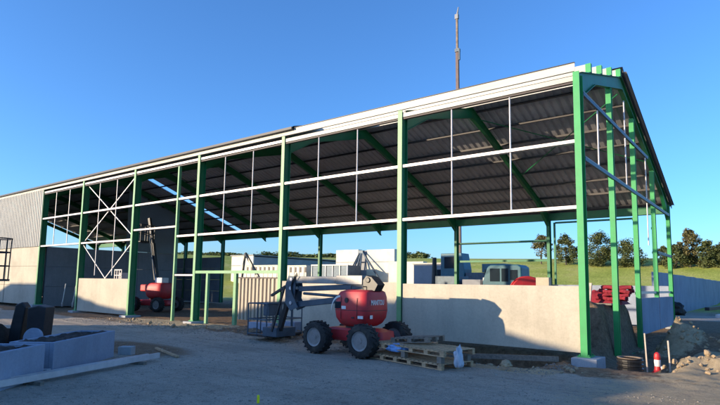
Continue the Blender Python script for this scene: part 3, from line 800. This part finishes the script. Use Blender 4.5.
m = MB(); m.b2(-4.0, -3.0, -2.3, -1.4, -2.05, -1.0); m.build('counterweight', 'red', cg, bevel=.05)

# ------------------------------------------------------------------ things by the corner
pp = thing('drain_pipe', 'black corrugated drain pipe section standing upright right of the corner column foot', 'pipe', (1.22, -.42, -.38))
m = MB(); pr = []
for i in range(5):
    z = i * .105; pr += [(.275, z), (.31, z + .02), (.31, z + .065), (.275, z + .085)]
inner = [(.245, .5), (.245, .02)]
m.lathe(pr + [(.27, .51)] + inner, (0, 0, 0), 'z', 32); m.build('pipe_wall', 'blackplastic', pp, smooth=False)
MB().lathe([(.276, .505), (.30, .525), (.30, .535), (.25, .535), (.247, .505)], (0, 0, 0), 'z', 32).build('rim', 'rust', pp)
def stick(p, h, lean, label, name='marking_stake'):
    o = MB().beam((0, 0, -.1), (lean[0], lean[1], h), .035, .035).build(name, 'stake'); o.location = p
    tag(o, label, 'stake', 'marking stakes by the corner')
stick((1.28, 1.45, gz(1.28, 1.45)), 1.05, (-.04, 0), 'tall thin stake left of the red and white post')
stick((1.98, .5, gz(1.98, .5)), .78, (-.03, 0), 'short pale stake right of the red and white post')
bp = thing('barrier_post', 'red and white striped plastic post standing on the earth between two stakes', 'post', (1.55, 1.35, gz(1.55, 1.35) - .04), R(20))
m = MB(); m.lathe([(.15, 0), (.15, .05), (.09, .12), (.075, .22)], (0, 0, 0), 'z', 16); m.build('base', 'red', bp)
MB().lathe([(.075, .222), (.085, .36), (.08, .40)], (.0, 0, 0), 'z', 16).build('white_band', 'redwhite', bp)
MB().lathe([(.08, .402), (.085, .48), (.07, .56), (.03, .60)], (0, 0, 0), 'z', 16).build('red_top', 'red', bp)
MB().box((.1, 0, .16), (.12, .1, .14)).build('foot', 'redwhite', bp, bevel=.03)
# pale post and red tarpaulin on the earth stock
tag(MB().beam((-1.05, 4.55, 1.2), (-.98, 4.6, 2.05), .09, .09).build('timber_post', 'stake'), 'pale wooden post leaning beside the red tarpaulin behind the corner column', 'post')
import bmesh
def tarp():
    nx, ny = 60, 30; vs = []
    for j in range(ny + 1):
        for i in range(nx + 1):
            u, v = i / nx, j / ny
            x = -1.85 + 2.2 * u; y = 4.9 + 1.9 * v
            e = min(1, min(v, 1 - v) * 5) * min(1, min(u, 1 - u) * 7)
            hgt = .16 + .20 * sstep(.25, .62, u)
            z = 1.30 + e * hgt * (1 + .35 * noise.noise(Vector((x * 2.4, y * 3.4, 0)))) + e * .16 * abs(noise.noise(Vector((x * 3.5 + y * 2, y * 8, 7)))) + e * .07 * noise.ridged_multi_fractal(Vector((x * 2.5, y * 3, 1)), 1, 2, 3, 1, 2) * .5
            vs.append((x - .45, y, z))
    m = MB(); m.add(vs, [(j * (nx + 1) + i, j * (nx + 1) + i + 1, (j + 1) * (nx + 1) + i + 1, (j + 1) * (nx + 1) + i) for j in range(ny) for i in range(nx)])
    return tag(m.build('tarpaulin', 'redcloth', smooth=True), 'crumpled dark red tarpaulin heaped on the earth inside the gable', 'tarpaulin')
tarp()
rn = 0
for lay in range(4):
    for q in range(4 - (lay > 2)):
        m = MB(); n_ = 10; xa = -.95 + .06 * lay + random.uniform(-.05, .05); pts = []
        for i in range(n_ + 1):
            pts.append((xa + 1.0 * i / n_, 5.0 + q * .2 + .02 * math.sin(i + rn), 1.52 + lay * .125 + .03 * math.sin(i * .9 + rn)))
        m.path(pts, .068, 8)
        tag(m.build('mat_roll', 'redcloth', smooth=True), 'dark red soft roll in the stack on the right end of the tarpaulin', 'roll', 'red rolls stacked on the tarpaulin'); rn += 1
tag(MB().b2(-1.7, -.25, 4.3, 4.62, 1.30, 1.36).build('board', 'oldwood'), 'dark board lying on top of the earth stock under the tarpaulin', 'board')
# rubble stones
def stone(name):
    bm = bmesh.new(); bmesh.ops.create_icosphere(bm, subdivisions=2, radius=1)
    sd = random.uniform(0, 99)
    for v in bm.verts: v.co *= 1 + .45 * noise.noise(v.co * 1.3 + Vector((sd, 0, 0)))
    me = bpy.data.meshes.new(name); bm.to_mesh(me); bm.free(); me.materials.append(M['rock']); return me
sm = [stone('rubble_piece') for _ in range(6)]
def scatter(n, f, label, group, smin=.04, smax=.16):
    for i in range(n):
        x, y = f(); s_ = random.uniform(smin, smax) * random.uniform(.5, 1)
        o = bpy.data.objects.new('rubble_piece', sm[i % 6]); col.objects.link(o)
        o.location = (x, y, gz(x, y) + s_ * .35); o.scale = (s_ * random.uniform(.8, 1.5), s_, s_ * .75); o.rotation_euler = (random.random() * 3, random.random(), random.random() * 6)
        tag(o, label, 'stone', group)
scatter(60, lambda: (random.gauss(1.6, .5), random.gauss(6.3, .6)), 'broken earth and stone lump of the heap right of the gable', 'lumps on the rubble heap', .03, .10)
scatter(60, lambda: (random.uniform(1.6, 5.5), random.gauss(1.0, .8)), 'small earth clod on the sunlit strip at the right edge', 'clods on the sunlit strip', .03, .10)
scatter(70, lambda: (random.uniform(-5, .6), random.gauss(-1.9, .45)), 'small stone in the loose dirt before the trench', 'stones before the trench', .02, .08)
scatter(60, lambda: (random.uniform(-23, -6.5), random.gauss(-1.3, .5)), 'small stone in the dirt along the foot of the open bays', 'stones along the open bays', .03, .10)
# plank over the trench
tag(MB().beam((-3.4, -1.35, -.12), (-.45, -.75, -.02), .04, .14).build('plank', 'oldwood'), 'thin plank lying over the dark trench under the wall', 'plank')
# concrete block by the gate
o = MB().b2(-12.45, -11.15, -1.25, -.85, -.12, .33).build('concrete_block', 'concrete_shade', bevel=.015); tag(o, 'pale concrete block on the ground before the corrugated gate', 'concrete block')
o = MB().b2(-11.0, -10.2, -.9, -.5, -.12, .42).build('concrete_block', 'concrete_shade', bevel=.015); tag(o, 'grey concrete block under the basket of the red lift', 'concrete block')
for q, (x, y) in enumerate(((-18.9, -.8), (-17.4, -.9), (-24.7, -.7))):
    pass
# shovel-like tools against the dark wall on the left
for q, (x, z) in enumerate(((-34.7, 1.6), (-33.6, 1.5))):
    t = thing('shovel', ('white handled shovel against the dark inner wall, left one', 'white handled shovel against the dark inner wall, right one')[q], 'shovel', (x, 1.2 + .2 * q, 0))
    MB().tube((0, 0, .2), (.12, .1, z), .03, n=6).build('handle', 'white', t); MB().box((0, 0, .2), (.24, .03, .32)).build('blade', 'rim', t)
# pale crate seen over the fifth bay wall
o = MB(); rx = -31.35
for a in (0, .3, .6, .9): o.b2(rx + a, rx + a + .06, 3, 3.05, .6, 2.62)
o.b2(rx, rx + .96, 2.99, 3.06, 2.56, 2.62); o.b2(rx, rx + .96, 2.99, 3.06, 2.2, 2.25); o.b2(rx, rx + .96, 3.06, 3.8, .6, .66); o.b2(rx + .35, rx + .85, 3.1, 3.5, 2.0, 2.4)
tag(o.build('metal_rack', 'galv'), 'small pale metal rack behind the low wall of the braced bay', 'rack')
# small crane arm / trestle inside behind the door frame
t = thing('trestle', 'grey leaning steel trestle inside the shed behind the green door frame', 'trestle', (-25, 9.0, -.1))
m = MB(); m.beam((0, 0, 4.0), (2.6, 0, 1.0), .14, .16); m.beam((0, 0, 4.0), (-1.1, .4, .1), .12, .14); m.beam((2.6, 0, 1.0), (3.6, 0, .1), .2, .25); m.build('arms', 'boomgrey', t)
m = MB(); m.b2(1.4, 4.6, -.5, .5, .1, .7); m.build('base', 'greypanel', t, bevel=.04)

# ------------------------------------------------------------------ things behind the shed
def gbox(name, x0, x1, y0, y1, z0, z1, m, parent=None, bevel=.02): return MB().b2(x0, x1, y0, y1, z0, z1).build(name, m, parent, bevel=bevel)
t = thing('farm_store', 'cream fronted farm store with its long shaded side painted grey behind the shed', 'building')
gbox('front_wall', -77.9, -71.7, 50, 50.25, -.3, 6.75, 'whitepanel', t); gbox('shade_grey_side', -77.8, -71.8, 50.25, 82, -.3, 6.6, 'greypanel', t)  # grey of the long side is its shade, put into the colour
MB().b2(-78.1, -71.5, 49.8, 82.2, 6.77, 6.95).build('roof', 'greysheet', t)
MB().b2(-77.8, -71.8, 49.9, 49.96, 4.9, 5.05).build('seam', 'greypanel', t)
def ribbed(name, x0, x1, y0, y1, z0, z1, label, cat, pitch=.5):
    t = thing(name, label, cat); w = MB(); w.b2(x0, x1, y0, y1, z0, z1); w.build('body', 'whitepanel', t)
    r = MB(); x = x0 + .1
    while x < x1 - .1: r.b2(x, x + pitch * .35, y0 - .06, y0 - .003, z0 + .1, z1 - .1); x += pitch
    r.build('ribs', 'whitepanel', t)
    s = MB(); x = x0 + pitch * .55
    while x < x1 - .3: s.b2(x, x + pitch * .32, y0 - .02, y0 - .001, z1 - 1.0, z1 - .2); x += pitch
    s.build('slots', 'brownrail_shade', t)
    MB().b2(x0 - .03, x1 + .03, y0 - .09, y1 + .03, z1 + .003, z1 + .1).build('top_frame', 'whitepanel', t)
    return t
ribbed('slatted_container', -67.8, -58.8, 44, 47, -.3, 4.6, 'cream slatted container left of the second column, seen over the gate', 'container', 1.05)
ribbed('slatted_container', -57.6, -52.5, 44, 47, -.3, 4.5, 'short cream slatted container right of the second column', 'container', 1.05)
t = thing('cattle_crate', 'dark windowed crate with white frame bars behind the low wall', 'crate')
gbox('body', -50.3, -43.6, 43, 46, .1, 4.5, 'bluesteel', t)
m = MB()
for i in range(6): x = -50.4 + i * 1.36; m.b2(x, x + .13, 42.88, 42.997, .1, 4.5)
for z in (.1, 2.4, 4.45): m.b2(-50.45, -43.4, 42.85, 42.998, z, z + .16)
m.build('frame', 'white', t)
# white panel stacks with an A frame
t = thing('panel_stack', 'tall stack of white wall panels stored behind the low wall, with a middle seam', 'panel stack')
gbox('panel', -50.0, -45.6, 48, 49, -.3, 7.05, 'whitepanel', t); gbox('panel', -44.0, -39.0, 48, 49, -.3, 6.95, 'whitepanel', t)
gbox('inner_panel', -45.58, -44.02, 48.4, 49, -.3, 6.9, 'greypanel', t)
MB().b2(-49.9, -39.1, 47.95, 47.997, 5.1, 5.2).build('strap', 'greypanel', t)
t = thing('panel_stack', 'lower stack of white wall panels right of the tall stack', 'panel stack')
gbox('panel', -39.3, -36.9, 47, 48, -.3, 5.1, 'whitepanel', t); gbox('panel', -36.8, -33.6, 47, 48, -.3, 5.05, 'whitepanel', t)
t = thing('prop_frame', 'dark steel A shaped prop frame leaning before the tall panel stack', 'prop')
m = MB()
for xa, xb in ((-46.6, -44.9), (-45.9, -44.8), (-45.0, -44.7), (-43.9, -44.6), (-39.6, -44.5)): m.beam((xa, 46, 1.9), (xb, 47.6, 6.7), .22, .2)
for xa in (-46.6, -45.9, -45, -43.9, -39.6): m.beam((xa, 46, -.2), (xa, 46, 1.95), .22, .2)
m.build('legs', 'bluesteel', t)
MB().b2(-45.2, -44.3, 47.4, 47.9, 6.4, 6.85).build('head', 'bluesteel', t)
t = thing('site_cabin', 'grey site cabin with a dark square window right of the white panels', 'cabin')
gbox('cabin_body', -26.6, -22.6, 33.5, 36, 0, 4.05, 'greypanel', t); gbox('roof', -26.75, -22.45, 33.4, 36.1, 4.053, 4.2, 'whitepanel', t)
gbox('window', -24.2, -23.3, 33.44, 33.497, 2.4, 3.5, 'glass', t)
# mobile crane with high mast
t = thing('mobile_crane', 'blue cab mobile crane behind the shed with a tall thin mast rising above the roof', 'crane', (-19.4, 31.5, 0))
gbox('carrier', -4.2, 4.6, -1.2, 1.2, .8, 1.6, 'bluesteel', t)
for x in (-3.3, -1.9, 1.7, 3.1):
    for y in (-1.1, 1.1): wheel(t, (x, y, .6), .6, .4, lug=False)
cab = MB(); cab.prism([(-2.1, 1.65), (-2.1, 4.95), (.1, 4.95), (.4, 3.4), (.4, 1.65)], -1.2, .4); cab = cab.build('cab', 'blue', t, bevel=.04)
MB().b2(-1.7, -.3, -1.23, -1.203, 3.5, 4.6).build('cab_window', 'glass', cab); MB().b2(-2.125, -2.103, -1.0, .2, 3.5, 4.6).build('cab_window', 'glass', cab)
gbox('engine_deck', .5, 4.2, -1.1, 1.1, 1.62, 3.1, 'bluesteel', t); gbox('counterweight', 2.2, 4.4, -1.2, 1.2, 3.12, 3.9, 'blue', t)
MB().tube((-3.2, -.5, 1.6), (-3.2, -.5, 4.6), .3, .2, n=12).build('exhaust', 'black', t)
m = MB(); m.beam((-1.1, .9, 1.6), (-1.3, .9, 26), .24, .30, up=(1, 0, 0)); m = m.build('mast_lower', 'pinksteel', t)
m = MB(); m.beam((-1.3, .9, 26), (-1.32, .9, 29.6), .18, .20, up=(1, 0, 0)); m.build('mast_upper', 'rust', t)
m = MB(); m.box((-1.27, .9, 26.1), (.46, .4, .35)); m.b2(-1.05, -.95, .7, .9, 25.0, 26.2); m.build('mast_joint', 'bluesteel', t)
m = MB(); m.box((-1.33, .9, 29.8), (.36, .3, .5)); m.tube((-1.3, .9, 29.9), (-1.15, .9, 30.8), .12, .05, n=8); m.build('mast_head', 'greypanel', t)
# trailer, van, reel
t = thing('flat_trailer', 'low dark trailer with pale loads standing between crane and van', 'trailer', (-14.2, 22.5, 0))
gbox('deck', -3.2, 2.2, -1.1, 1.1, 1.0, 1.25, 'bluesteel', t); gbox('load', -2.9, -.9, -.9, .9, 1.27, 2.6, 'bluesteel', t); gbox('load', -.6, .9, -.8, .9, 1.27, 2.35, 'greypanel', t); gbox('load', 1.1, 1.7, -.8, .8, 1.27, 2.5, 'white', t)
for x in (-2, 1.2):
    for y in (-1, 1): wheel(t, (x, y, .45), .45, .3, lug=False)
t = thing('van', 'light blue van with dark windows standing behind the low wall', 'van', (-10.9, 20.6, 0), R(4))
b_ = MB(); b_.prism([(-1.25, .5), (-1.3, 2.2), (-.95, 3.2), (-.7, 3.35), (1.2, 3.38), (1.45, 3.2), (1.5, .5)], -.95, .95)
vb = b_.build('body', 'blue', t, bevel=.08)
gbox('side_window', -.75, -.05, -.975, -.952, 2.2, 3.1, 'glass', vb); gbox('side_window', .08, .55, -.975, -.952, 2.2, 3.1, 'glass', vb); gbox('side_window', .68, 1.2, -.975, -.952, 2.3, 3.0, 'glass', vb)
MB().b2(-1.28, -1.22, -.6, .6, 2.3, 3.05).build('windscreen', 'glass', vb)
MB().b2(-1.2, 1.4, -.985, -.953, 1.9, 1.98).build('trim', 'black', vb)
for x in (-.6, 1.0):
    for y in (-.85, .85): wheel(t, (x, y, .38), .38, .26, lug=False)
t = thing('hose_reel', 'red round reel showing over the wall left of the far column', 'reel', (-8.2, 17.6, 1.4), R(38))
MB().lathe([(.70, -.30), (1.10, -.29), (1.14, -.25), (1.10, -.21), (.4, -.2)], (0, 0, 0), 'y', 36).build('flange', 'red', t)
MB().lathe([(.70, .30), (1.10, .29), (1.14, .25), (1.10, .21), (.4, .2)], (0, 0, 0), 'y', 36).build('flange', 'red', t)
MB().lathe([(.9, -.2), (.9, .2)], (0, 0, 0), 'y', 36).build('wound_hose', 'redcloth', t)
m = MB()
for s_ in (-.36, .36): m.beam((0, s_, 0), (-.8, s_, -1.45), .08, .1); m.beam((0, s_, 0), (.8, s_, -1.45), .08, .1)
m.build('stand', 'black', t)
o = gbox('stone_block', -6.7, -5.95, 15.0, 15.45, 1.0, 2.42, 'concrete'); tag(o, 'pale square block against the foot of the first far column', 'block')
# long precast wall running away on the right
t = thing('silo_wall', 'long precast concrete wall painted shade blue running away beyond the gable', 'wall')
y = 24.8; i = 0
while y < 110:
    gbox('wall_panel', -2.4, -2.2, y, y + 2.48, -.2, 3.0 + .02 * (i % 3), 'concrete_shade', t, bevel=.015); y += 2.5; i += 1
o = MB().beam((-.1, 33, .4), (3.5, 62, .5), .3, .25).build('steel_beam', 'black'); tag(o, 'long dark beam lying along the foot of the precast wall', 'beam')
o = MB().beam((.8, 30, .0), (4.5, 55, .05), .3, .25).build('steel_beam', 'galv'); tag(o, 'pale pipe lying on the ground right of the precast wall', 'pipe')
blob('machine_part', 'black', 'small dark pump lying at the foot of the precast wall', 'pump', (-.1, 17.3, .75), (.45, .3, .45), 6, .3)
o = MB().b2(-.75, -.45, 17.0, 17.2, .5, 1.25).build('white_board', 'white'); tag(o, 'small pale board beside the dark pump', 'board')
# fence pole on the far field
for q, (x, y, h) in enumerate(((4.0, 101, 5.0), (-1.5, 108, 3.4))):
    o = MB().tube((x, y, gz(x, y) - .3), (x, y, gz(x, y) + h), .09, .06, n=8).build('field_pole', 'white'); tag(o, ('tall thin pale pole on the crest of the field', 'short thin pale pole on the crest of the field')[q], 'pole')

# ------------------------------------------------------------------ trees
def crown_mesh(name, h, w, seed, m, n=2600, leaf=.3, clumps=26, low=.25):
    rnd = random.Random(seed); cl = []
    for i in range(clumps):
        a = rnd.uniform(0, 6.28); zz = rnd.uniform(low, 1); env = math.sin(min(1, (zz - low) / (1 - low) * .85 + .15) * math.pi) ** .6
        rr = rnd.random() ** .5 * w * .5 * env
        cl.append((Vector((rr * math.cos(a), rr * math.sin(a), zz * h * .93)), rnd.uniform(.10, .21) * w))
    vs = []; fs = []
    for i in range(n):
        c, r = cl[rnd.randrange(clumps)]
        d = Vector((rnd.gauss(0, 1), rnd.gauss(0, 1), rnd.gauss(0, .8))).normalized() * r * rnd.random() ** .4
        p = c + d; q = Matrix.Rotation(rnd.uniform(0, 6.28), 3, 'Z') @ Matrix.Rotation(rnd.uniform(-1.2, 1.2), 3, 'X')
        s_ = leaf * rnd.uniform(.5, 1.2); o = len(vs)
        for a, b in ((-1, -.6), (.9, -.8), (1.1, .5), (-.5, .9)): vs.append(p + q @ Vector((a * s_ / 2, b * s_ / 2, 0)))
        fs.append((o, o + 1, o + 2, o + 3))
    me = bpy.data.meshes.new(name); me.from_pydata([tuple(v) for v in vs], [], fs); me.materials.append(M[m]); return me, cl
def tree(label, x, y, h, w, seed, m='leaf', low=.22, n=2600, leaf=.34, kind='field_tree', group='trees along the crest of the field'):
    z = gz(x, y) - .1
    t = thing(kind, label, 'tree', (x, y, z), 0, group)
    me, cl = crown_mesh('crown', h * 1.04, w * 1.08, seed, m, int(n * 2.6), leaf * .85, clumps=44, low=low)
    o = bpy.data.objects.new('crown', me); col.objects.link(o); o.parent = t
    b = MB(); b.tube((0, 0, 0), (0, 0, h * .45), h * .028, h * .018, n=8)
    for c, r in cl[:9]: b.tube((0, 0, h * min(.4, low + .08)), c, h * .012, h * .004, n=5)
    b.build('trunk', 'bark', t)
for (lab, x, y, h, w, sd, m, low, n) in (
    ('slender lone tree left of the first far column on the field crest', -38.8, 108, 7.0, 3.9, 1, 'leafbrown', .30, 1300),
    ('dark rounded tree right of the first far column on the field crest', -33.2, 108, 6.7, 4.6, 2, 'leaf', .12, 2200),
    ('wide tree with a pointed top right of the corner column on the field crest', -26.0, 108, 7.0, 6.2, 3, 'leaf', .10, 3000),
    ('lower broad tree behind the gable columns on the field crest', -20.9, 108, 5.3, 6.0, 4, 'leaf', .06, 2600),
    ('small dark shrubby tree just right of the gap behind the last gable columns', -14.2, 110, 3.8, 3.4, 5, 'leaf', .05, 1500),
    ('mid height dark tree left of the tall brownish tree', -11.6, 107, 4.6, 4.4, 6, 'leaf', .05, 2200),
    ('tallest brownish autumn tree of the group on the right', -9.3, 108, 7.6, 4.2, 7, 'leafbrown', .08, 2600),
    ('dark tree right of the tall brownish tree', -6.2, 107, 5.2, 3.8, 8, 'leaf', .05, 2200),
    ('dark tree cut by the right edge of the photo', -3.6, 108, 4.6, 4.4, 9, 'leaf', .05, 2200),
    ('low wide tree between the right edge and its dark neighbour', -4.9, 112, 3.2, 5.0, 10, 'leafgreen', .03, 1500)):
    tree(lab, x, y, h, w, sd, m, low, n)
# far hedge on the left crest
rnd = random.Random(5); vs = []; fs = []
for i in range(26000):
    u = rnd.random(); x = -250 + 175 * u; y = 112 + 10 * math.sin(x * .05)
    hh = 1.6 + 1.0 * noise.noise(Vector((x * .09, 0, 0))) + 1.2 * noise.noise(Vector((x * .35, 3, 0)))
    p = Vector((x, y + rnd.gauss(0, 1.2), gz(x, y) + hh * rnd.random() ** .8)); q = Matrix.Rotation(rnd.uniform(0, 6.28), 3, 'Z') @ Matrix.Rotation(rnd.uniform(-1.2, 1.2), 3, 'X')
    s_ = rnd.uniform(.3, .65); o = len(vs)
    for a, b in ((-1, -.6), (.9, -.8), (1.1, .5), (-.5, .9)): vs.append(tuple(p + q @ Vector((a * s_ / 2, b * s_ / 2, 0))))
    fs.append((o, o + 1, o + 2, o + 3))
me = bpy.data.meshes.new('hedge'); me.from_pydata(vs, [], fs); me.materials.append(M['leafgreen'])
o = bpy.data.objects.new('hedge', me); col.objects.link(o); o['kind'] = 'stuff'; o['label'] = 'long far green hedge along the crest on the left'

# ------------------------------------------------------------------ camera
cam = bpy.data.cameras.new('camera'); co = bpy.data.objects.new('camera', cam); col.objects.link(co)
yaw, pt, ro, f = -.6633, .1087, .0152, 534.61
fw = Vector((math.sin(yaw) * math.cos(pt), math.cos(yaw) * math.cos(pt), math.sin(pt)))
rt = Vector((math.cos(yaw), -math.sin(yaw), 0)); up_ = rt.cross(fw)
Rr = rt * math.cos(ro) + up_ * math.sin(ro); U = -rt * math.sin(ro) + up_ * math.cos(ro)
mx = Matrix((Rr, U, -fw)).transposed().to_4x4(); mx.translation = Vector((4.301, -15.5416, 1.9023))
co.matrix_world = mx
cam.sensor_fit = 'HORIZONTAL'; cam.sensor_width = 36; cam.lens = 36 * f / 720; cam.shift_y = 22.909 / 720
cam.clip_start = .05; cam.clip_end = 6000
sc.camera = co

# ------------------------------------------------------------------ light
w = bpy.data.worlds.new('World'); sc.world = w; w.use_nodes = True
nt = w.node_tree; bg = nt.nodes['Background']
sky = nt.nodes.new('ShaderNodeTexSky'); sky.sky_type = 'NISHITA'; sky.sun_disc = False
sky.sun_elevation = el; sky.sun_rotation = math.pi + az
sky.air_density = 1.0; sky.dust_density = .9; sky.ozone_density = 6.5; sky.altitude = 300
nt.links.new(mixc(nt, 1.0, sky.outputs[0], (1.12, 1.0, .97), 'MULTIPLY'), bg.inputs[0]); bg.inputs[1].default_value = .15
sl = bpy.data.lights.new('sun', 'SUN'); so = bpy.data.objects.new('sun', sl); col.objects.link(so)
sl.energy = 2.9; sl.angle = R(.5); sl.color = (1, .81, .57)
sd = Vector((-math.sin(az) * math.cos(el), -math.cos(az) * math.cos(el), math.sin(el)))
so.rotation_euler = sd.to_track_quat('Z', 'Y').to_euler(); so.location = (0, -10, 30)
sc.view_settings.view_transform = 'Standard'; sc.view_settings.look = 'None'; sc.view_settings.exposure = 1.35; sc.view_settings.gamma = 1
sc.view_settings.use_curve_mapping = False
sc.cycles.max_bounces = 6
